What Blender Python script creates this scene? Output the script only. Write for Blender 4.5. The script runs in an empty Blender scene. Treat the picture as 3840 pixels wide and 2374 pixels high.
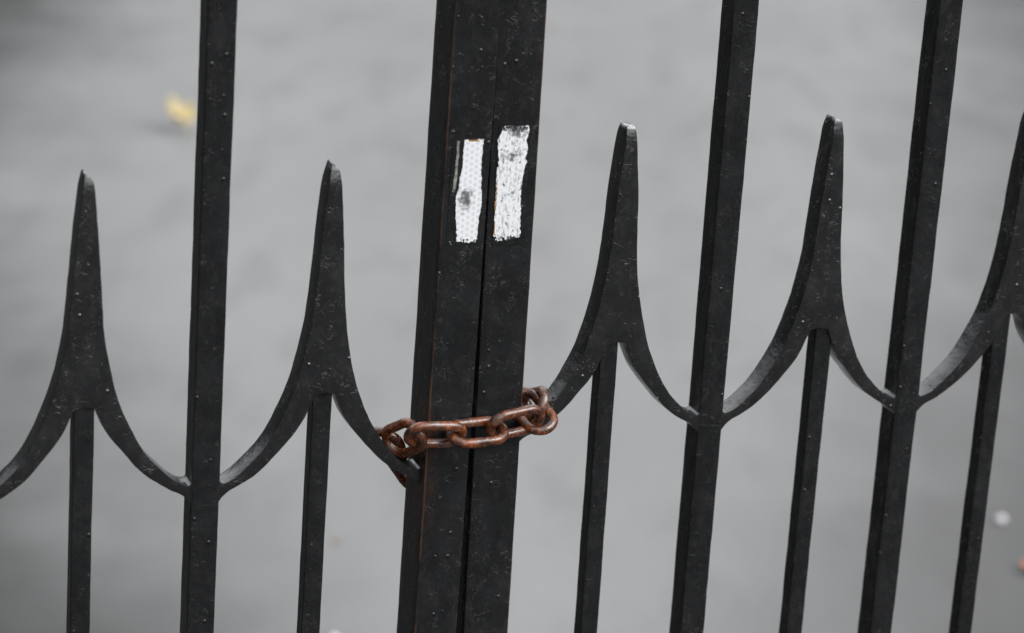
import bpy, bmesh, math, random
from mathutils import Vector, Matrix, noise

random.seed(7)
SC = bpy.context.scene
COL = SC.collection

# ------------------------------------------------------------------ camera
JZ = 0.96                                   # height of the welded joints above the ground
cam_d = bpy.data.cameras.new('camera')
cam = bpy.data.objects.new('camera', cam_d)
COL.objects.link(cam)
R_ = Vector((0.928374, -0.36499105, 0.07002316))
U_ = Vector((0.04772582, 0.30393669, 0.95149605))
F_ = Vector((0.36857015, 0.88000228, -0.29958642))
CAM = Vector((-0.599557, -1.571699, 1.618036))
m = Matrix((R_, U_, -F_)).transposed().to_4x4()
m.translation = CAM
cam.matrix_world = m
cam_d.lens = 87.856
cam_d.sensor_width = 36.0
cam_d.sensor_fit = 'HORIZONTAL'
cam_d.clip_start = 0.05
cam_d.clip_end = 2000
cam_d.dof.use_dof = True
cam_d.dof.focus_distance = (Vector((0.06, 0, JZ + 0.06)) - CAM).dot(F_)
cam_d.dof.aperture_fstop = 5.3
cam_d.dof.aperture_blades = 0
SC.camera = cam

# ------------------------------------------------------------------ light
SUN_EL, SUN_AZ = math.radians(46), math.radians(138)      # azimuth clockwise from +Y
w = bpy.data.worlds.new("World")
SC.world = w
w.use_nodes = True
nt = w.node_tree
nt.nodes.clear()
sky = nt.nodes.new('ShaderNodeTexSky')
sky.sky_type = 'NISHITA'
sky.sun_disc = False
sky.sun_elevation = SUN_EL
sky.sun_rotation = SUN_AZ
sky.air_density = 1.0
sky.dust_density = 4.0
sky.ozone_density = 1.0
hs = nt.nodes.new('ShaderNodeHueSaturation')
hs.inputs['Saturation'].default_value = 0.16               # the flat grey of an overcast sky
bg = nt.nodes.new('ShaderNodeBackground')
bg.inputs['Strength'].default_value = 0.12
wo = nt.nodes.new('ShaderNodeOutputWorld')
# sky gradient shaped for reflections: dark near the horizon, boosted midway for arm highlights
tc = nt.nodes.new('ShaderNodeTexCoord')
sx = nt.nodes.new('ShaderNodeSeparateXYZ')
rp = nt.nodes.new('ShaderNodeValToRGB')
rp.color_ramp.interpolation = 'EASE'
els = rp.color_ramp.elements
els[0].position, els[0].color = 0.0, (0.06, 0.06, 0.06, 1)
els[1].position, els[1].color = 1.0, (1.45, 1.45, 1.45, 1)
for ps, vl in ((0.14, 0.12), (0.27, 1.3), (0.42, 1.9)):
    el = els.new(ps)
    el.color = (vl, vl, vl, 1)
mul = nt.nodes.new('ShaderNodeVectorMath')
mul.operation = 'MULTIPLY'
nt.links.new(tc.outputs['Generated'], sx.inputs[0])
nt.links.new(sx.outputs['Z'], rp.inputs[0])
nt.links.new(sky.outputs[0], hs.inputs['Color'])
cl = nt.nodes.new('ShaderNodeMix')                          # an even cloud layer over most of the clear-sky glow
cl.data_type = 'RGBA'
cl.inputs[0].default_value = 0.75
cl.inputs[7].default_value = (7.0, 7.15, 7.35, 1)
nt.links.new(hs.outputs[0], cl.inputs[6])
nt.links.new(cl.outputs[2], mul.inputs[0])
nt.links.new(rp.outputs['Color'], mul.inputs[1])
# left part of the sky dimmed to keep the bars' left faces dark
mr = nt.nodes.new('ShaderNodeMapRange')
mr.interpolation_type = 'SMOOTHSTEP'
for k, vl in (('From Min', -0.80), ('From Max', -0.15), ('To Min', 0.15), ('To Max', 1.0)):
    mr.inputs[k].default_value = vl
mu2 = nt.nodes.new('ShaderNodeVectorMath')
mu2.operation = 'MULTIPLY'
nt.links.new(sx.outputs['X'], mr.inputs['Value'])
nt.links.new(mul.outputs[0], mu2.inputs[0])
nt.links.new(mr.outputs[0], mu2.inputs[1])
nt.links.new(mu2.outputs[0], bg.inputs['Color'])
nt.links.new(bg.outputs[0], wo.inputs[0])

sun_d = bpy.data.lights.new('sun', 'SUN')
sun_d.energy = 0.9
sun_d.angle = math.radians(35)
sun_d.color = (1.0, 0.965, 0.92)
sun = bpy.data.objects.new('sun', sun_d)
COL.objects.link(sun)
sd = Vector((math.sin(SUN_AZ) * math.cos(SUN_EL), math.cos(SUN_AZ) * math.cos(SUN_EL), math.sin(SUN_EL)))
sun.rotation_euler = sd.to_track_quat('Z', 'Y').to_euler()
sun.location = sd * 20

SC.view_settings.view_transform = 'Standard'
SC.view_settings.look = 'None'
SC.view_settings.exposure = 0.50
SC.view_settings.gamma = 1.0
SC.view_settings.use_curve_mapping = False


# ------------------------------------------------------------------ node helper
class NT:
    """small expression builder for procedural materials"""
    def __init__(s, name):
        s.m = bpy.data.materials.new(name)
        s.m.use_nodes = True
        s.t = s.m.node_tree
        s.t.nodes.clear()
        s.out = s.t.nodes.new('ShaderNodeOutputMaterial')
        s.b = s.t.nodes.new('ShaderNodeBsdfPrincipled')
        s.t.links.new(s.b.outputs[0], s.out.inputs['Surface'])

    def put(s, sock, v):
        if isinstance(v, bpy.types.NodeSocket):
            s.t.links.new(v, sock)
        elif isinstance(v, (tuple, list)):
            sock.default_value = (*v, 1.0) if sock.type == 'RGBA' and len(v) == 3 else v
        else:
            sock.default_value = v

    def math(s, op, a, b=0.0, c=0.0, clamp=False):
        n = s.t.nodes.new('ShaderNodeMath')
        n.operation = op
        n.use_clamp = clamp
        s.put(n.inputs[0], a); s.put(n.inputs[1], b); s.put(n.inputs[2], c)
        return n.outputs[0]

    def vmath(s, op, a, b=(0, 0, 0)):
        n = s.t.nodes.new('ShaderNodeVectorMath')
        n.operation = op
        s.put(n.inputs[0], a); s.put(n.inputs[1], b)
        return n.outputs[0]

    def step(s, v, lo, hi, a=0.0, b=1.0):
        n = s.t.nodes.new('ShaderNodeMapRange')
        n.interpolation_type = 'SMOOTHSTEP'
        s.put(n.inputs['Value'], v)
        s.put(n.inputs['From Min'], lo); s.put(n.inputs['From Max'], hi)
        s.put(n.inputs['To Min'], a); s.put(n.inputs['To Max'], b)
        return n.outputs[0]

    def noise(s, vec, scale, detail=2.0, rough=0.5, dist=0.0):
        n = s.t.nodes.new('ShaderNodeTexNoise')
        s.put(n.inputs['Vector'], vec)
        n.inputs['Scale'].default_value = scale
        n.inputs['Detail'].default_value = detail
        n.inputs['Roughness'].default_value = rough
        n.inputs['Distortion'].default_value = dist
        return n.outputs['Fac']

    def voronoi(s, vec, scale, feature='F1', rnd=1.0):
        n = s.t.nodes.new('ShaderNodeTexVoronoi')
        n.feature = feature
        s.put(n.inputs['Vector'], vec)
        n.inputs['Scale'].default_value = scale
        n.inputs['Randomness'].default_value = rnd
        return n

    def mix(s, f, a, b):
        n = s.t.nodes.new('ShaderNodeMix')
        n.data_type = 'RGBA'
        s.put(n.inputs[0], f); s.put(n.inputs[6], a); s.put(n.inputs[7], b)
        return n.outputs[2]

    def coords(s, own=True):
        tc = s.t.nodes.new('ShaderNodeTexCoord').outputs['Object']
        if not own:
            return tc
        oi = s.t.nodes.new('ShaderNodeObjectInfo')
        off = s.vmath('MULTIPLY', oi.outputs['Location'], (9.7, 5.3, 3.1))
        return s.vmath('ADD', tc, off)

    def xyz(s, v):
        n = s.t.nodes.new('ShaderNodeSeparateXYZ')
        s.put(n.inputs[0], v)
        return n.outputs

    def scale3(s, v, k):
        return s.vmath('MULTIPLY', v, k)

    def bump(s, h, strength, dist):
        n = s.t.nodes.new('ShaderNodeBump')
        n.inputs['Strength'].default_value = strength
        n.inputs['Distance'].default_value = dist
        s.put(n.inputs['Height'], h)
        return n.outputs[0]

    def done(s, **k):
        for key, v in k.items():
            s.put(s.b.inputs[key.replace('_', ' ')], v)
        return s.m


def scratch(n, v, scale, width, mask_scale, mlo, mhi):
    """short curved hairlines: thin contours of a noise field, broken up by another one"""
    a = n.noise(v, scale, 1.5, 0.5, 0.6)
    line = n.step(n.math('ABSOLUTE', n.math('SUBTRACT', a, 0.5)), 0.0, width, 1.0, 0.0)
    msk = n.step(n.noise(v, mask_scale, 2.0), mlo, mhi)
    return n.math('MULTIPLY', line, msk)


def iron_paint(name, scuff, rust_edges=None, tip=None, tip_amt=0.85, spec=0.40, lumps=0.70, stain=False, tint=(0.0100, 0.0105, 0.0111)):
    n = NT(name)
    v = n.coords()
    c = n.coords(False)
    big = n.noise(v, 38, 3.0, 0.6)
    fine = n.noise(v, 420, 3.0, 0.6)
    streak = n.noise(n.scale3(v, (1.0, 1.0, 0.10)), 520, 2.0, 0.6)
    col = n.mix(n.step(big, 0.35, 0.7), tint, tuple(t * 1.5 for t in tint))
    col = n.mix(n.math('MULTIPLY', n.step(fine, 0.55, 0.75), 0.45), col, (0.030, 0.0305, 0.030))
    col = n.mix(n.step(n.noise(n.scale3(v, (1, 1, 0.6)), 130, 4.0, 0.7), 0.46, 0.72, 0.0, 0.55), col, (0.026, 0.0262, 0.026))
    s1 = scratch(n, v, 150, 0.012, 90, 0.52, 0.62)
    s2 = scratch(n, n.scale3(v, (1.6, 1.6, 0.7)), 240, 0.016, 60, 0.55, 0.66)
    s = n.math('MAXIMUM', s1, s2)
    col = n.mix(n.math('MULTIPLY', s, scuff), col, (0.085, 0.08, 0.075))
    # paint chips showing dry undercoat and rust
    chip = n.math('MULTIPLY', n.step(n.noise(v, 330, 2.0, 0.55), 0.70, 0.745), n.step(n.noise(v, 24, 1.0), 0.56, 0.66))
    col = n.mix(n.math('MULTIPLY', chip, 0.5), col, (0.16, 0.105, 0.06))
    # lumps and dried drips in the thick paint
    vo = n.voronoi(v, 95)
    drop = n.step(vo.outputs['Distance'], 0.05, 0.17, 1.0, 0.0)
    pick = n.step(n.xyz(vo.outputs['Color'])[0], lumps, lumps + 0.02)
    drop = n.math('MULTIPLY', drop, pick)
    h = n.math('ADD', n.math('MULTIPLY', fine, 0.34), n.math('MULTIPLY', n.noise(v, 160, 2.0), 0.65))
    h = n.math('ADD', h, n.math('MULTIPLY', streak, 0.30))
    h = n.math('ADD', h, n.math('MULTIPLY', drop, 1.8))
    h = n.math('ADD', h, n.math('MULTIPLY', s, 0.35))
    rough = n.step(big, 0.3, 0.75, 0.15, 0.33)
    if rust_edges:
        x = n.xyz(c)
        for ex, ey, wd, amt in rust_edges:
            dx = n.math('ABSOLUTE', n.math('SUBTRACT', x[0], ex))
            dy = n.math('ABSOLUTE', n.math('SUBTRACT', x[1], ey))
            near = n.step(n.math('MAXIMUM', dx, dy), wd * 0.45, wd, 1.0, 0.0)
            brk = n.step(n.noise(n.scale3(v, (1, 1, 0.25)), 48, 4.0, 0.7), 0.42, 0.60)
            k = n.math('MULTIPLY', n.math('MULTIPLY', near, brk), amt)
            rc = n.mix(n.noise(v, 140, 2.0), (0.10, 0.036, 0.014), (0.15, 0.095, 0.06))
            col = n.mix(k, col, rc)
            rough = n.math('ADD', rough, n.math('MULTIPLY', k, 0.3))
    if stain:                                                            # rust washed off the chain where it rubs the corner
        x = n.xyz(c)
        mz = n.math('MULTIPLY', n.step(x[2], -0.06, 0.03), n.step(x[2], 0.045, 0.075, 1.0, 0.0))
        mx = n.step(x[0], 0.001, 0.009, 1.0, 0.0)
        k = n.math('MULTIPLY', n.math('MULTIPLY', mz, mx), n.step(n.noise(n.scale3(v, (1, 1, 0.4)), 110, 3.0, 0.65), 0.40, 0.65))
        col = n.mix(n.math('MULTIPLY', k, 0.7), col, (0.060, 0.026, 0.013))
    if tip:                                                              # paint worn off the cut end of the point
        z = n.xyz(c)[2]
        k = n.math('MULTIPLY', n.step(z, tip - 0.0016, tip + 0.0004), n.step(n.noise(v, 420, 2.0), 0.32, 0.52))
        col = n.mix(n.math('MULTIPLY', k, tip_amt), col, (0.34, 0.35, 0.35))
    return n.done(Base_Color=col, Roughness=rough, Specular_IOR_Level=spec, Normal=n.bump(h, 0.55, 0.0011))


MAT = {}
MAT['paint'] = iron_paint('black_iron_paint', 0.26)
MAT['spear'] = iron_paint('black_iron_paint_worn_tip', 0.24, tip=0.2338, spec=0.95, tint=(0.0068, 0.0072, 0.0077))
MAT['spear_snapped'] = iron_paint('black_iron_paint_snapped_tip', 0.24, tip=0.2345, tip_amt=0.30, spec=0.95, tint=(0.0068, 0.0072, 0.0077))
MAT['left_stile'] = iron_paint('worn_black_paint_left', 0.70, stain=True, lumps=0.55, rust_edges=[(-0.0036, -0.009, 0.0016, 0.7), (-0.0036, 0.029, 0.002, 0.5), (0.0295, -0.009, 0.0010, 0.08)])
MAT['right_stile'] = iron_paint('worn_black_paint_right', 0.62, lumps=0.55, rust_edges=[(0.0692, -0.009, 0.0012, 0.6), (0.0338, -0.009, 0.0010, 0.08)])


def rust_metal():
    n = NT('rusty_steel')
    v = n.coords()
    a = n.noise(v, 85, 4.0, 0.65)
    b = n.noise(v, 330, 3.0, 0.6)
    col = n.mix(n.step(a, 0.38, 0.66), (0.040, 0.015, 0.009), (0.185, 0.050, 0.013))
    col = n.mix(n.math('MULTIPLY', n.step(b, 0.53, 0.70), 0.75), col, (0.40, 0.105, 0.016))
    rub = n.step(n.noise(v, 60, 2.0), 0.55, 0.68)
    col = n.mix(n.math('MULTIPLY', rub, 0.45), col, (0.21, 0.13, 0.10))
    pit = n.step(n.noise(v, 520, 2.0, 0.5), 0.62, 0.70)
    col = n.mix(n.math('MULTIPLY', pit, 0.45), col, (0.018, 0.010, 0.008))
    h = n.math('ADD', n.math('MULTIPLY', b, 0.6), n.math('MULTIPLY', a, 0.7))
    h = n.math('SUBTRACT', h, n.math('MULTIPLY', pit, 0.5))
    r = n.step(b, 0.42, 0.70, 0.15, 0.42)
    return n.done(Base_Color=col, Roughness=r, Metallic=0.0, Specular_IOR_Level=0.95, Normal=n.bump(h, 0.45, 0.0007))


MAT['rust'] = rust_metal()


def reflective(name, smudge, streaky, lace_z, edge_x):
    """white reflective tape with its honeycomb of cells, scuffed and overpainted; coordinates are the strip's own"""
    n = NT(name)
    c = n.coords(False)
    x, y, z = n.xyz(c)
    A, B = 0.00368, 0.002125

    def d(ox, oz):
        dx = n.math('WRAP', n.math('ADD', x, ox), A, -A)
        dz = n.math('WRAP', n.math('ADD', z, oz), B, -B)
        return n.math('SQRT', n.math('ADD', n.math('MULTIPLY', dx, dx), n.math('MULTIPLY', dz, dz)))
    dist = n.math('MINIMUM', d(0, 0), d(A, B))
    cell = n.step(dist, 0.00115, 0.00155, 1.0, 0.0)
    v = n.coords()
    white = n.mix(n.noise(v, 130, 2.0), (0.90, 0.91, 0.92), (0.83, 0.845, 0.855))
    col = n.mix(n.math('MULTIPLY', cell, 0.62 if not streaky else 0.34), white, (0.60, 0.63, 0.69))
    grime = None
    wx = n.math('MULTIPLY_ADD', n.noise(v, 120, 3.0, 0.6), 0.016, -0.008)
    wz = n.math('MULTIPLY_ADD', n.noise(n.vmath('ADD', v, (3.1, 1.7, 5.3)), 120, 3.0, 0.6), 0.022, -0.011)
    gx, gz = n.math('ADD', x, wx), n.math('ADD', z, wz)
    for (sx, sz, rx, rz, amt) in smudge:
        ex = n.math('DIVIDE', n.math('SUBTRACT', gx, sx), rx)
        ez = n.math('DIVIDE', n.math('SUBTRACT', gz, sz), rz)
        r = n.math('SQRT', n.math('ADD', n.math('MULTIPLY', ex, ex), n.math('MULTIPLY', ez, ez)))
        g = n.step(r, 0.1, 1.0, amt, 0.0)
        grime = g if grime is None else n.math('MAXIMUM', grime, g)
    spots = n.noise(n.scale3(v, (1, 1, 0.8)), 520, 4.0, 0.7)
    cloud = n.noise(v, 230, 3.0, 0.6)
    gk = n.math('ADD', n.math('MULTIPLY', grime, 1.0), n.math('MULTIPLY_ADD', spots, 1.1, -0.85))
    gk = n.math('ADD', gk, n.math('MULTIPLY_ADD', cloud, 0.9, -0.45))
    gk = n.math('MULTIPLY', n.step(gk, 0.12, 0.72), n.step(grime, 0.0, 0.25))
    col = n.mix(n.math('MULTIPLY', gk, 0.9), col, (0.03, 0.03, 0.03))
    if streaky:
        st = n.noise(n.scale3(v, (1.0, 1.0, 0.28)), 620, 3.0, 0.65)
        col = n.mix(n.step(st, 0.52, 0.70, 0.0, 0.72), col, (0.10, 0.10, 0.10))
        sp = n.noise(v, 300, 2.0, 0.5)
        col = n.mix(n.step(sp, 0.62, 0.70, 0.0, 0.75), col, (0.06, 0.055, 0.05))
    # ragged black holes towards the torn ends
    for zz, rng, sg in lace_z:
        near = n.step(n.math('MULTIPLY', n.math('SUBTRACT', z, zz), sg), 0.0, rng, 1.0, 0.0)
        ho = n.noise(v, 560, 2.0, 0.55)
        k = n.step(n.math('ADD', ho, n.math('MULTIPLY', near, 0.22)), 0.66, 0.71)
        k = n.math('MULTIPLY', k, n.step(near, 0.02, 0.15))
        col = n.mix(k, col, (0.015, 0.015, 0.016))
    # brittle ochre adhesive along one edge
    if edge_x:
        for (x0, x1, z0, z1) in edge_x:
            inx = n.math('MULTIPLY', n.math('GREATER_THAN', x, x0), n.math('LESS_THAN', x, x1))
            inz = n.math('MULTIPLY', n.math('GREATER_THAN', z, z0), n.math('LESS_THAN', z, z1))
            br = n.step(n.noise(v, 300, 2.0), 0.42, 0.55)
            col = n.mix(n.math('MULTIPLY', n.math('MULTIPLY', inx, inz), br), col, (0.36, 0.20, 0.06))
    return n.done(Base_Color=col, Roughness=0.42, Normal=n.bump(n.noise(v, 700, 2.0), 0.25, 0.0004))


def asphalt():
    n = NT('worn_asphalt')
    v = n.coords(False)
    x, y, z = n.xyz(v)
    ro = n.t.nodes.new('ShaderNodeVectorRotate')
    ro.rotation_type = 'Z_AXIS'
    ro.inputs['Angle'].default_value = math.radians(24)          # worn wheel marks run along the lane
    n.t.links.new(v, ro.inputs['Vector'])
    lane = ro.outputs[0]
    a = n.noise(n.scale3(lane, (1.0, 0.33, 1.0)), 2.1, 4.0, 0.55)
    b = n.noise(n.scale3(lane, (1.0, 0.33, 1.0)), 7.0, 3.0, 0.5)
    e = n.noise(v, 90, 4.0, 0.7)
    col = n.mix(n.step(a, 0.32, 0.68), (0.208, 0.210, 0.211), (0.238, 0.240, 0.241))
    col = n.mix(n.step(b, 0.47, 0.72, 0.0, 0.36), col, (0.140, 0.140, 0.141))
    col = n.mix(n.step(e, 0.35, 0.8, 0.0, 0.35), col, (0.33, 0.33, 0.325))
    # lens vignette painted into the ground: darker both sides, left also dims bar reflections
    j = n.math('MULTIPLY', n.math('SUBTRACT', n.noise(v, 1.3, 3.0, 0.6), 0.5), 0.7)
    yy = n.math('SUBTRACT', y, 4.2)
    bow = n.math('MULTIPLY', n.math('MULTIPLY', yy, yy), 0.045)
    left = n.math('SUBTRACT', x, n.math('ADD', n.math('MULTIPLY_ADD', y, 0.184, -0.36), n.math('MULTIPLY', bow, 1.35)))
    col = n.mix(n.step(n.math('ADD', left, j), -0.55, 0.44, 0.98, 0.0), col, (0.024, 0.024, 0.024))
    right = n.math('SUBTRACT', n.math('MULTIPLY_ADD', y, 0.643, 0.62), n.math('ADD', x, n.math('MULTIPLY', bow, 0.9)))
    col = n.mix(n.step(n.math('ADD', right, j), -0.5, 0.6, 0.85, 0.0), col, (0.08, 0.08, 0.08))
    # unseen near ground darkened so the bars' front faces reflect less
    col = n.mix(n.step(n.math('ADD', y, n.math('MULTIPLY', j, 0.3)), -0.1, 0.5, 0.92, 0.0), col, (0.075, 0.075, 0.077))
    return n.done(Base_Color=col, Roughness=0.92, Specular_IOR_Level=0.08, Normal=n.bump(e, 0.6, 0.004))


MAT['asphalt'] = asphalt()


def plain(name, col, col2, rough=0.6, scale=60):
    n = NT(name)
    v = n.coords(False)
    c = n.mix(n.step(n.noise(v, scale, 3.0, 0.6), 0.35, 0.65), col, col2)
    return n.done(Base_Color=c, Roughness=rough)


# ------------------------------------------------------------------ object helpers
def link_obj(name, data, parent=None, loc=(0, 0, 0)):
    o = bpy.data.objects.new(name, data)
    COL.objects.link(o)
    o.location = loc
    if parent:
        o.parent = parent
    return o


def tag(o, label=None, cat=None, group=None, kind=None):
    if label: o['label'] = label
    if cat: o['category'] = cat
    if group: o['group'] = group
    if kind: o['kind'] = kind
    return o


def mesh_from(name, verts, faces, mat, smooth=True, sharp=35):
    me = bpy.data.meshes.new(name)
    me.from_pydata([tuple(v) for v in verts], [], faces)
    me.materials.append(mat)
    if smooth:
        me.polygons.foreach_set('use_smooth', [True] * len(me.polygons))
        me.set_sharp_from_angle(angle=math.radians(sharp))
    me.update()
    return me


def section(x0, x1, y0, y1, r, side=5, corner=3):
    """rounded rectangle, points counter-clockwise seen from above"""
    pts = []
    cs = [(x0 + r, y0 + r, 180), (x1 - r, y0 + r, 270), (x1 - r, y1 - r, 0), (x0 + r, y1 - r, 90)]
    for i, (cx, cy, a0) in enumerate(cs):
        arc = [(cx + r * math.cos(math.radians(a0 + 90 * k / corner)), cy + r * math.sin(math.radians(a0 + 90 * k / corner))) for k in range(corner + 1)]
        pts += arc
        nx, ny, na = cs[(i + 1) % 4]
        b = (nx + r * math.cos(math.radians(na)), ny + r * math.sin(math.radians(na)))
        a = arc[-1]
        for k in range(1, side):
            t = k / side
            pts.append((a[0] + (b[0] - a[0]) * t, a[1] + (b[1] - a[1]) * t))
    return pts


def wob(p, seed, amp, sc=55.0):
    q = Vector((p[0] * sc + seed * 3.7, p[1] * sc + seed * 1.3, p[2] * sc * 0.55 + seed * 5.1))
    return noise.noise_vector(q) * amp


def bar_mesh(name, w, d, z0, z1, mat, seed, r=0.0011, amp=0.00036, x0=None, y0=0.0, fine=(-0.25, 0.45), bends=None):
    """forged bar: long tube with a slightly uneven hammered outline"""
    xa = -w / 2 if x0 is None else x0
    sec = section(xa, xa + w, y0, y0 + d, r)
    zs = []
    z = z0
    while z < z1 - 1e-6:
        zs.append(z)
        z += 0.005 if fine[0] <= z <= fine[1] else 0.05
    zs.append(z1)
    n = len(sec)
    V, Fc = [], []
    for z in zs:
        for (x, y) in sec:
            p = Vector((x, y, z))
            if bends:
                p.x += bends(z)
            V.append(p + wob(p, seed, amp) + wob(p, seed + 9, amp * 0.5, 170))
    for i in range(len(zs) - 1):
        for k in range(n):
            a, b = i * n + k, i * n + (k + 1) % n
            Fc.append((a, b, b + n, a + n))
    Fc.append(tuple(range(n - 1, -1, -1)))
    Fc.append(tuple(range((len(zs) - 1) * n, len(zs) * n)))
    return mesh_from(name, V, Fc, mat, sharp=50)


OUTER = [(79, 15.5), (76.2, 12.6), (74.6, 11.3), (72.5, 11.0), (68, 12.6), (62, 16.5), (54, 24), (46, 32.5), (38, 44), (31, 57.5), (25.8, 69.5), (21.8, 81), (17.7, 96),
         (14.9, 109.5), (12.2, 126), (10.7, 142), (9.4, 163), (8.1, 182), (6.6, 201), (5.3, 215), (4.4, 224), (3.7, 230), (3.1, 233.2)]
INNER = [(7.2, 72), (8.6, 69.5), (10.8, 64.8), (14.6, 55.8), (20, 47), (28, 37.3), (38, 26.2), (48.5, 16.8), (60, 9.2), (68, 5.4), (71.5, 2.8), (74.2, 0.2), (76, -2.2), (79, -4.5)]


def dense(pts, n=4):
    """Catmull-Rom resample"""
    out = []
    for i in range(len(pts) - 1):
        p0 = Vector(pts[max(i - 1, 0)]); p1 = Vector(pts[i]); p2 = Vector(pts[i + 1]); p3 = Vector(pts[min(i + 2, len(pts) - 1)])
        for k in range(n):
            t = k / n
            out.append(0.5 * ((2 * p1) + (p2 - p0) * t + (2 * p0 - 5 * p1 + 4 * p2 - p3) * t * t + (3 * p1 - p0 - 3 * p2 + p3) * t ** 3))
    out.append(Vector(pts[-1]))
    return out


def spear_mesh(name, armL, armR, seed, depth=0.0185, tip='flat', mat=None, cut=0.0):
    rnd = random.Random(seed)

    def fit(pts, arm):
        o = []
        for x, z in pts:
            if x > 20:
                x = 20 + (x - 20) * (arm - 20) / 56.0
            o.append((x, z))
        return o
    oR, oL = dense(fit(OUTER, armR)), dense(fit(OUTER, armL))
    iR, iL = dense(fit(INNER, armR)), dense(fit(INNER, armL))
    ring = [(p.x, p.y) for p in oR]                                     # up the right flank
    if tip == 'flat':
        dz = rnd.uniform(-0.9, 0.9)
        ring += [(2.3 + dz * 0.4, 234.5 + dz), (0, 235.0 + dz * 0.4), (-2.2 + dz * 0.3, 235.5 - dz * 0.5)]
        oL = oL[:-1]
        ring += [(-3.0, 234.6)]
    else:                                                                # snapped tip, high on the left
        ring += [(1.3, 234.2), (0.1, 236.4), (-1.2, 238.2), (-2.3, 238.0)]
    ring += [(-p.x, p.y) for p in reversed(oL)]
    ring += [(-p.x, p.y) for p in reversed(iL)]
    ring += [(-3.6, 72.9), (0, 73.3), (3.6, 72.9)]
    ring += [(p.x, p.y) for p in iR]
    ring = [(x, z - cut * max(0.0, z - 120) / 115) for x, z in ring]
    bm = bmesh.new()
    vs = []
    for i, (x, z) in enumerate(ring):
        q = Vector((x / 1000, 0.0, z / 1000))
        q += Vector((1, 0, 1)) * 0 + wob(q, seed, 0.0006, 60) + wob(q, seed + 3, 0.0003, 210)
        q.y = 0
        vs.append(bm.verts.new(q))
    f = bm.faces.new(vs)
    if f.normal.y > 0:
        f.normal_flip()
    bm.normal_update()
    if f.normal.y > 0:
        f.normal_flip()
    ret = bmesh.ops.extrude_face_region(bm, geom=[f])
    ev = [g for g in ret['geom'] if isinstance(g, bmesh.types.BMVert)]
    for v in ev:
        v.co.y += depth
    bmesh.ops.recalc_face_normals(bm, faces=bm.faces[:])
    rim = [e for e in bm.edges if len(e.link_faces) == 2 and (len(e.link_faces[0].verts) > 8) != (len(e.link_faces[1].verts) > 8)]
    bmesh.ops.bevel(bm, geom=rim, offset=0.0009, segments=2, profile=0.6, affect='EDGES', clamp_overlap=True)
    bmesh.ops.recalc_face_normals(bm, faces=bm.faces[:])
    # the point is hammered thinner from back to front
    for v in bm.verts:
        t = (v.co.z - 0.2205) / 0.0150
        if t > 0:
            t = min(t, 1.1)
            mid = depth * 0.52
            v.co.y = mid + (v.co.y - mid) * (1 - 0.34 * t ** 1.6)
    big = [fc for fc in bm.faces if len(fc.verts) > 8]
    flat = set()
    tri = bmesh.ops.triangulate(bm, faces=big)
    for fc in tri['faces']:
        flat.add(fc)
    for fc in bm.faces:
        fc.smooth = fc not in flat
    me = bpy.data.meshes.new(name)
    bm.to_mesh(me)
    bm.free()
    me.materials.append(mat or MAT['spear'])
    me.set_sharp_from_angle(angle=math.radians(42))
    return me


# ------------------------------------------------------------------ ground
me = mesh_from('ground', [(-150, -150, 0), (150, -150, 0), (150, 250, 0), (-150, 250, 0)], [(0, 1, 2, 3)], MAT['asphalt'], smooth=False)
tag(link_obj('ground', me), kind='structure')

# ------------------------------------------------------------------ gate leaves
SY = -0.009                                 # the meeting stiles stand 9 mm proud of the bars
SX, SZ = -0.0036, 0.0028
ZB, ZT = -0.80, 0.74                        # bars run between these, measured from the joints


def torn(poly, seed, step=1.1, jit=0.45, rough_below=None):
    """closed polygon in mm resampled with a ragged edge"""
    rnd = random.Random(seed)
    out = []
    for i in range(len(poly)):
        a, b = Vector(poly[i]), Vector(poly[(i + 1) % len(poly)])
        n = max(1, int((b - a).length / step))
        for k in range(n):
            p = a.lerp(b, k / n)
            j = jit * (1.7 if rough_below is not None and p.y < rough_below else 1.0)
            out.append(p + Vector((rnd.uniform(-j, j), rnd.uniform(-j, j))))
    return out


def flake_mesh(name, poly, mat, thick=0.00035, y=0.0, center=None):
    """thin flake of tape lying on the front (y = 0) face; poly in mm"""
    c = center
    bm = bmesh.new()
    vs = [bm.verts.new(((p.x - c[0]) / 1000, y, (p.y - c[1]) / 1000)) for p in poly]
    es = [bm.edges.new((vs[i], vs[(i + 1) % len(vs)])) for i in range(len(vs))]
    bmesh.ops.triangle_fill(bm, use_beauty=True, edges=es)
    ret = bmesh.ops.extrude_face_region(bm, geom=bm.faces[:])
    for g in ret['geom']:
        if isinstance(g, bmesh.types.BMVert):
            g.co.y -= thick
    bmesh.ops.recalc_face_normals(bm, faces=bm.faces[:])
    me = bpy.data.meshes.new(name)
    bm.to_mesh(me)
    bm.free()
    me.materials.append(mat)
    return me


def rail(name, parent, x0, x1, z0, z1, y0, y1):
    sec = section(y0, y1, z0, z1, 0.0015, side=2, corner=2)
    V, Fc = [], []
    n = len(sec)
    for x in (x0, x1):
        V += [(x, a, b) for a, b in sec]
    for k in range(n):
        Fc.append((k, (k + 1) % n, n + (k + 1) % n, n + k))
    Fc.append(tuple(range(n - 1, -1, -1)))
    Fc.append(tuple(range(n, 2 * n)))
    return link_obj(name, mesh_from(name, V, Fc, MAT['paint']), parent)


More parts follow.
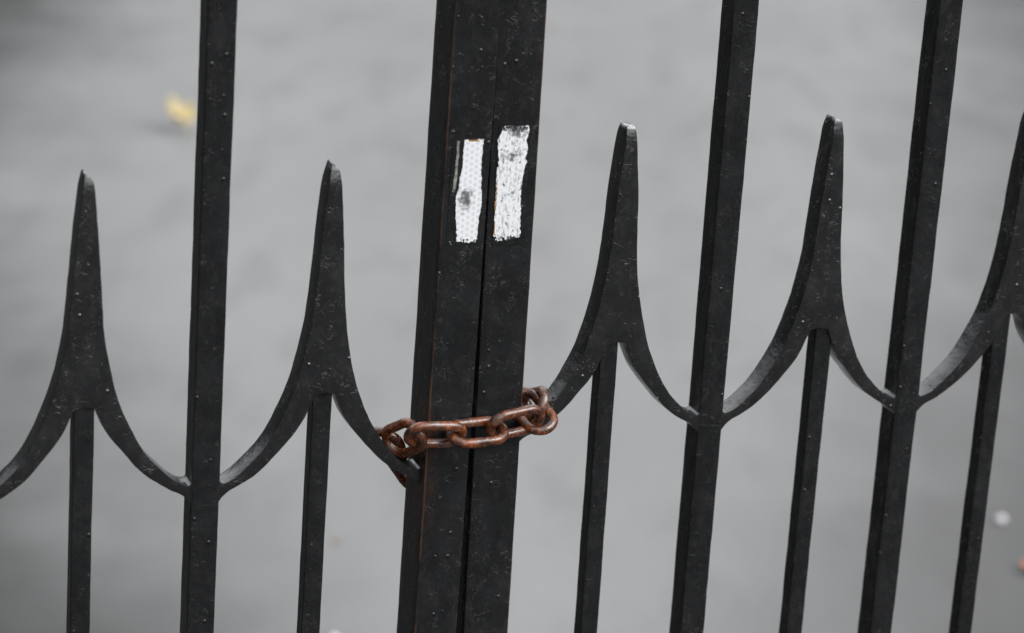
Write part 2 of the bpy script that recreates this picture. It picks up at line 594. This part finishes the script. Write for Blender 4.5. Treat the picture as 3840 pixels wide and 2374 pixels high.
def build_leaf(root, base, stile, hinge, bars, spears, seed):
    """all positions in metres along the leaf; base = leaf point where the root Empty sits"""
    B = Vector((base[0], 0, base[1]))

    def at(x, y=0.0, z=0.0):
        return Vector((x, y, z)) - B
    x0, x1, mat, zb = stile
    link_obj('stile', bar_mesh('stile', x1 - x0, 0.038, zb, ZT + 0.05, mat, seed, r=0.0010, amp=0.00022, x0=x0, y0=SY, bends=stile_bend), root, at(0))
    link_obj('stile', bar_mesh('stile', 0.035, 0.038, zb, ZT + 0.05, MAT['paint'], seed + 1, x0=hinge, fine=(0, 0)), root, at(0))
    for i, x in enumerate(bars):
        link_obj('bar', bar_mesh('bar', 0.020, 0.0200, ZB, ZT, MAT['paint'], seed + 10 + i), root, at(x))
    for i, (xp, xs, aL, aR, tip) in enumerate(spears):
        link_obj('spear_point', spear_mesh('spear_point', aL, aR, seed + 20 + i, tip=tip, mat=MAT['spear' if tip == 'flat' else 'spear_snapped'], cut=2.6 if abs(xs + 0.2481) < 1e-6 else 0.0), root, at(xs, 0.0004))
        link_obj('picket', bar_mesh('picket', 0.0139, 0.0127, ZB, 0.0745, MAT['paint'], seed + 40 + i, r=0.0009), root, at(xp, 0.0021))
    lo, hi = (x1, hinge) if hinge > x1 else (hinge + 0.035, x0)
    for z0_, z1_ in ((ZB - 0.036, ZB + 0.004), (ZT - 0.004, ZT + 0.036)):
        r = rail('rail', root, lo - 0.004, hi + 0.004, z0_, z1_, -0.003, 0.033)
        r.location = at(0)
    return at


stile_bend = lambda z: 0.00165 * z
LEFT_BASE = (-0.529, -JZ)
left = link_obj('gate_leaf', None)
left.location = (LEFT_BASE[0], 0, JZ + LEFT_BASE[1])
tag(left, 'black iron gate leaf left of the seam, with a lower row of spear points', 'gate', 'two leaves of the black iron gate')
atL = build_leaf(left, LEFT_BASE, (SX, SX + 0.0331, MAT['left_stile'], -JZ), -0.529, [-0.1622, -0.3332],
                 [(-0.0794, -0.0779, 74.3, 74.4, 'snap'), (-0.2481, -0.2481, 75.1, 75.9, 'snap'), (-0.418, -0.418, 76, 74.8, 'flat')], 100)

YAW, TILT, PIV, DZ = 0.0082684, -0.0135992, -0.1531728, 0.0201475
RIGHT_BASE = (0.760, -JZ)
RM = Matrix.Rotation(YAW, 3, 'Z') @ Matrix.Rotation(TILT, 3, 'Y')
right = link_obj('gate_leaf', None)
right.rotation_euler = (0, TILT, YAW)
right.location = Vector((PIV, 0, JZ + DZ)) + RM @ (Vector((RIGHT_BASE[0], 0, RIGHT_BASE[1])) - Vector((PIV, 0, 0)))
tag(right, 'black iron gate leaf right of the seam, with a higher row of blunt spear points', 'gate', 'two leaves of the black iron gate')
stile_bend = lambda z: 0.0
atR = build_leaf(right, RIGHT_BASE, (SX + 0.0374, SX + 0.0728, MAT['right_stile'], -JZ + 0.004), 0.726, [0.2279, 0.3979, 0.567],
                 [(0.1408, 0.1458, 76.5, 72.1, 'flat'), (0.3194, 0.3139, 76.0, 74.0, 'flat'), (0.4781, 0.4872, 79.3, 69.8, 'flat'), (0.651, 0.651, 74, 75, 'flat')], 200)

# painted-over tape and the torn reflective strips that are left of it
STRIP_L = [(13.24, 253.17), (21.43, 253.34), (27.86, 253.9), (27.03, 248.98), (27.12, 240.49), (26.79, 234.83), (27.87, 224.85), (27.8, 220.57), (28.83, 213.4), (28.97, 204.08), (28.11, 200.52), (27.5, 193.35), (27.44, 189.03), (27.37, 184.71), (27.35, 181.82), (25.89, 179.34), (23.6, 180.15), (21.47, 178.79), (19.19, 179.6), (16.18, 180.22), (12.11, 180.23), (11.53, 188.89), (10.58, 197.53), (10.09, 206.85), (9.83, 213.99), (11.33, 218.92), (11.54, 226.73), (12.72, 230.95), (12.97, 238.02), (13.12, 246.48)]
THIN_L = [(7.93, 252.94), (9.76, 252.9), (9.87, 245.86), (9.67, 238.1), (9.51, 229.62), (9.3, 221.83), (7.85, 216.18), (6.53, 216.22), (7.15, 221.18), (7.68, 231.79), (8.01, 240.97), (8.04, 248.01)]
STRIP_R = [(44.59, 238.84), (51.21, 239.67), (58.69, 239.05), (64.48, 239.55), (64.67, 233.15), (63.03, 229.66), (64.47, 224.63), (64.04, 219.65), (63.56, 215.39), (64.23, 213.22), (62.85, 208.98), (62.17, 201.84), (61.41, 196.13), (61.11, 188.94), (61.95, 181.69), (62.16, 172.27), (62.66, 158.43), (56.26, 158.05), (50.3, 156.91), (44.34, 156.14), (42.92, 160.94), (42.44, 175.43), (42.33, 189.82), (41.97, 202.02), (42.71, 208.41), (43.4, 215.5), (42.53, 221.22), (41.43, 229.77), (43.44, 233.23)]
BACK_R = [(42.2, 240.6), (65.4, 240.9), (66.4, 153.1), (42.2, 153.7)]
BACK_L = [(5.2, 254.0), (29.4, 254.6), (29.4, 177.6), (4.6, 178.3)]
cL, cR = (19.5, 215.0), (53.0, 198.0)
MAT['tape_left'] = reflective('reflective_tape_left', [(-0.003, -0.0035, 0.0135, 0.019, 0.9)], False,
                              [(-0.0365, 0.006, 1)], [(-0.003, 0.0055, 0.0372, 0.0392)])
MAT['tape_right'] = reflective('reflective_tape_right', [(-0.001, 0.0205, 0.016, 0.0085, 0.85), (0.003, 0.039, 0.016, 0.012, 1.0), (0.004, -0.005, 0.012, 0.045, 0.45)], True,
                               [(-0.041, 0.007, 1), (0.041, 0.006, -1)], [(-0.0125, -0.0098, -0.040, 0.005)])
MAT['tape_thin'] = plain('dirty_tape_scrap', (0.33, 0.33, 0.30), (0.10, 0.10, 0.09), 0.6, 240)


def flake(name, root, at, poly, c, mat, y, label=None, seed=1, thick=0.00035, jit=0.35, rb=None):
    o = link_obj(name, flake_mesh(name, torn(poly, seed, jit=jit, rough_below=rb), mat, thick, 0.0, c), root, at(c[0] / 1000 + SX, y + SY, c[1] / 1000 + SZ))
    if label: o['label'] = label
    return o


flake('tape_backing', left, atL, BACK_L, cL, MAT['paint'], 0.0, seed=3, thick=0.0005, jit=0.12)
flake('tape_backing', right, atR, BACK_R, cR, MAT['paint'], 0.0, seed=4, thick=0.0005, jit=0.12)
flake('reflective_strip', left, atL, STRIP_L, cL, MAT['tape_left'], -0.0006, 'narrow white honeycomb tape remnant with a dark smudge', 5, rb=186)
flake('reflective_strip', right, atR, STRIP_R, cR, MAT['tape_right'], -0.0006, 'wider white tape remnant with scratched black streaks', 6, jit=0.45, rb=163)
flake('tape_scrap', left, atL, THIN_L, (8.4, 235.0), MAT['tape_thin'], -0.0006, seed=7, jit=0.25)
flake('tape_scrap', left, atL, [(6.6, 181.2), (7.6, 180.8), (8.6, 178.9), (7.6, 178.6)], (7.5, 180.0), MAT['tape_thin'], -0.0006, seed=8, jit=0.1, thick=0.0006)

# ------------------------------------------------------------------ chain
WIRE, CW, LEN = 0.0036, 0.0208, 0.0394       # wire radius, width and length of a link along the wire's centre


def link_mesh(seed):
    rad = CW / 2
    st = LEN / 2 - rad
    path = []
    N = 14
    for k in range(N + 1):
        a = -math.pi / 2 + math.pi * k / N
        path.append(Vector((st + rad * math.cos(a), rad * math.sin(a), 0)))
    for k in range(1, 5):
        path.append(Vector((st - 2 * st * k / 5, rad, 0)))
    for k in range(N + 1):
        a = math.pi / 2 + math.pi * k / N
        path.append(Vector((-st + rad * math.cos(a), rad * math.sin(a), 0)))
    for k in range(1, 5):
        path.append(Vector((-st + 2 * st * k / 5, -rad, 0)))
    # a long link is slightly waisted along its straight sides
    M, S = len(path), 16
    V, Fc = [], []
    for i, p in enumerate(path):
        t = (path[(i + 1) % M] - path[i - 1]).normalized()
        nrm = Vector((0, 0, 1))
        sd_ = t.cross(nrm)
        for k in range(S):
            a = 2 * math.pi * k / S
            r = WIRE
            q = p + (sd_ * math.cos(a) + nrm * math.sin(a)) * r
            V.append(q + wob(q, seed, 0.0003, 130) + wob(q, seed + 5, 0.0001, 420))
    for i in range(M):
        for k in range(S):
            a, b = i * S + k, i * S + (k + 1) % S
            c, d = ((i + 1) % M) * S + (k + 1) % S, ((i + 1) % M) * S + k
            Fc.append((a, d, c, b))
    return mesh_from('link', V, Fc, MAT['rust'], sharp=80)


CH0 = Vector((0.0365, -0.01, JZ + 0.04))
chain = link_obj('chain', None, None, CH0)
tag(chain, 'rusty brown steel chain looped around the two gate stiles', 'chain')


CS = Vector((-3.6, -9.0, 3.4))


def add_link(p0, p1, wv, seed, front=True):
    """p0, p1: the two outer ends in mm; wv: rough direction of the link's width"""
    a, b = Vector(p0), Vector(p1)
    if front:
        a, b = a + CS, b + CS
    a, b = a / 1000, b / 1000
    ax = (b - a).normalized()
    wd = Vector(wv)
    wd = (wd - ax * wd.dot(ax)).normalized()
    nz = ax.cross(wd)
    o = link_obj('link', link_mesh(seed), chain)
    mm = Matrix((ax, wd, nz)).transposed().to_4x4()
    mm.translation = (a + b) / 2 + Vector((0, 0, JZ)) - CH0
    o.matrix_basis = mm
    return o


add_link((-21.0, -10.5, 42.3), (24.4, -12.2, 40.0), (0.0, -0.55, 0.83), 1)    # upper link in front of the left stile
add_link((10.1, -13.5, 40.7), (55.4, -13.5, 42.6), (0.0, -0.92, -0.38), 2)      # lower link across the seam
add_link((41.0, -11.5, 42.8), (85.4, -8.0, 48.3), (-0.1, -0.42, 0.90), 3)       # upper link on the right stile
add_link((-21.2, 23.0, 22.0), (-9.8, -13.0, 45.0), (0.56, -0.74, -0.37), 4)    # link round the left corner
add_link((-29.4, 10.0, 39.5), (-11.0, 40.0, 2.0), (0.55, -0.82, 0.15), 5, False)   # link behind the forged arm
add_link((-11.0, 36.0, 7.0), (15.0, 47.0, -28.0), (0.25, -0.92, 0.2), 6, False)    # link going behind the left stile
add_link((88.6, -16.0, 38.6), (73.2, 25.0, 57.5), (0.55, 0.66, 0.5), 7)          # link round the right corner
add_link((89.0, -5.0, 57.6), (86.5, 44.0, 36.0), (0.3, 0.72, 0.55), 8)          # link going behind the right stile
K0, KD = Vector((17, 52, -27)), Vector((0.745, -0.03, 0.667))
for i, (s0, wv) in enumerate(((-10, (-0.5, 0.7, 0.6)), (25, (0.5, 0.7, -0.6)), (60, (-0.5, 0.7, 0.6)))):
    add_link(K0 + KD * s0, K0 + KD * (s0 + 46.6), wv, 10 + i)                   # the run behind the stiles


# ------------------------------------------------------------------ litter on the ground
def leaf_mesh(name, size, mat, seed, curl=0.25, lobes=5):
    """a fallen maple-like leaf: lobed outline, cupped blade and a stalk"""
    rnd = random.Random(seed)
    n = 60
    rim = []
    for k in range(n):
        a = 2 * math.pi * k / n
        lob = 0.72 + 0.28 * abs(math.cos(lobes * (a - math.pi / 2) / 2)) ** 1.4
        notch = 1 - 0.5 * max(0, math.cos(a + math.pi / 2)) ** 6
        r = size / 2 * lob * notch * (1 + rnd.uniform(-0.05, 0.05))
        rim.append((r * math.cos(a), r * math.sin(a)))
    V, Fc = [(0, 0, 0)], []
    rings = 5
    for j in range(1, rings + 1):
        for x, y in rim:
            X, Y = x * j / rings, y * j / rings
            rr = math.hypot(X, Y) / (size / 2)
            Z = size * curl * rr * rr + noise.noise(Vector((X * 60, Y * 60, seed))) * size * 0.10 * rr
            V.append((X, Y, Z))
    for k in range(n):
        Fc.append((0, 1 + k, 1 + (k + 1) % n))
    for j in range(rings - 1):
        for k in range(n):
            a, b = 1 + j * n + k, 1 + j * n + (k + 1) % n
            Fc.append((a, a + n, b + n, b))
    # stalk
    base = len(V)
    for j in range(5):
        y = -size * (0.2 + 0.13 * j)
        for k in range(5):
            an = 2 * math.pi * k / 5
            V.append((size * 0.012 * math.cos(an) + size * 0.02 * j, y, size * 0.02 + size * 0.012 * math.sin(an) + 0.001 * j))
    for j in range(4):
        for k in range(5):
            a, b = base + j * 5 + k, base + j * 5 + (k + 1) % 5
            Fc.append((a, b, b + 5, a + 5))
    me = mesh_from(name, V, Fc, mat, sharp=80)
    return me


def put_leaf(x, y, size, mat, seed, label, rz, tilt=0.2, curl=0.25):
    o = link_obj('fallen_leaf', leaf_mesh('fallen_leaf', size, mat, seed, curl))
    o.rotation_euler = (tilt, 0.1, rz)
    o.location = (x, y, 0.0)
    Rm = o.rotation_euler.to_matrix()
    o.location.z = 0.001 - min((Rm @ v.co).z for v in o.data.vertices)
    tag(o, label, 'leaf', 'leaves lying on the asphalt')
    return o


MAT['yellow'] = plain('yellow_leaf', (0.45, 0.35, 0.15), (0.50, 0.42, 0.23), 0.6, 30)
MAT['orange'] = plain('orange_leaf', (0.55, 0.15, 0.03), (0.62, 0.22, 0.06), 0.6, 30)
MAT['brown'] = plain('faded_leaf', (0.34, 0.19, 0.15), (0.30, 0.16, 0.12), 0.7, 30)
MAT['paper'] = plain('pale_paper', (0.80, 0.76, 0.80), (0.74, 0.71, 0.74), 0.6, 90)
put_leaf(1.085, 4.89, 0.108, MAT['yellow'], 11, 'bright yellow leaf on the asphalt behind the thick bar of the left leaf', 0.5, 0.45, 0.38)
put_leaf(1.752, 1.698, 0.040, MAT['orange'], 12, 'orange leaf on the asphalt at the right edge of the photo', 1.4, 0.25)
put_leaf(0.641, 2.07, 0.018, MAT['brown'], 13, 'tiny faded reddish leaf on the asphalt between picket and stile', 2.4, 0.05, 0.1)


def scrap_mesh(name, size, mat, seed):
    """crumpled ball of paper"""
    bm = bmesh.new()
    bmesh.ops.create_icosphere(bm, subdivisions=3, radius=size / 2)
    for v in bm.verts:
        q = v.co.normalized()
        k = 0.75 + 0.45 * abs(noise.noise(q * 2.3 + Vector((seed, 0, 0)))) + 0.2 * noise.noise(q * 6 + Vector((0, seed, 0)))
        v.co = v.co * k
        v.co.z *= 0.75
    lo = min(v.co.z for v in bm.verts)
    for v in bm.verts:
        v.co.z -= lo
    me = bpy.data.meshes.new(name)
    bm.to_mesh(me)
    bm.free()
    me.materials.append(mat)
    return me


o = link_obj('paper_scrap', scrap_mesh('paper_scrap', 0.020, MAT['paper'], 2), None, (1.824, 1.905, 0.0))
tag(o, 'pale pinkish scrap of paper on the asphalt beside the rightmost picket', 'litter', 'paper scraps on the asphalt')
o = link_obj('paper_scrap', scrap_mesh('paper_scrap', 0.014, MAT['paper'], 6), None, (0.521, 1.705, 0.0))
tag(o, 'white scrap of paper at the bottom edge near the picket left of the stiles', 'litter', 'paper scraps on the asphalt')
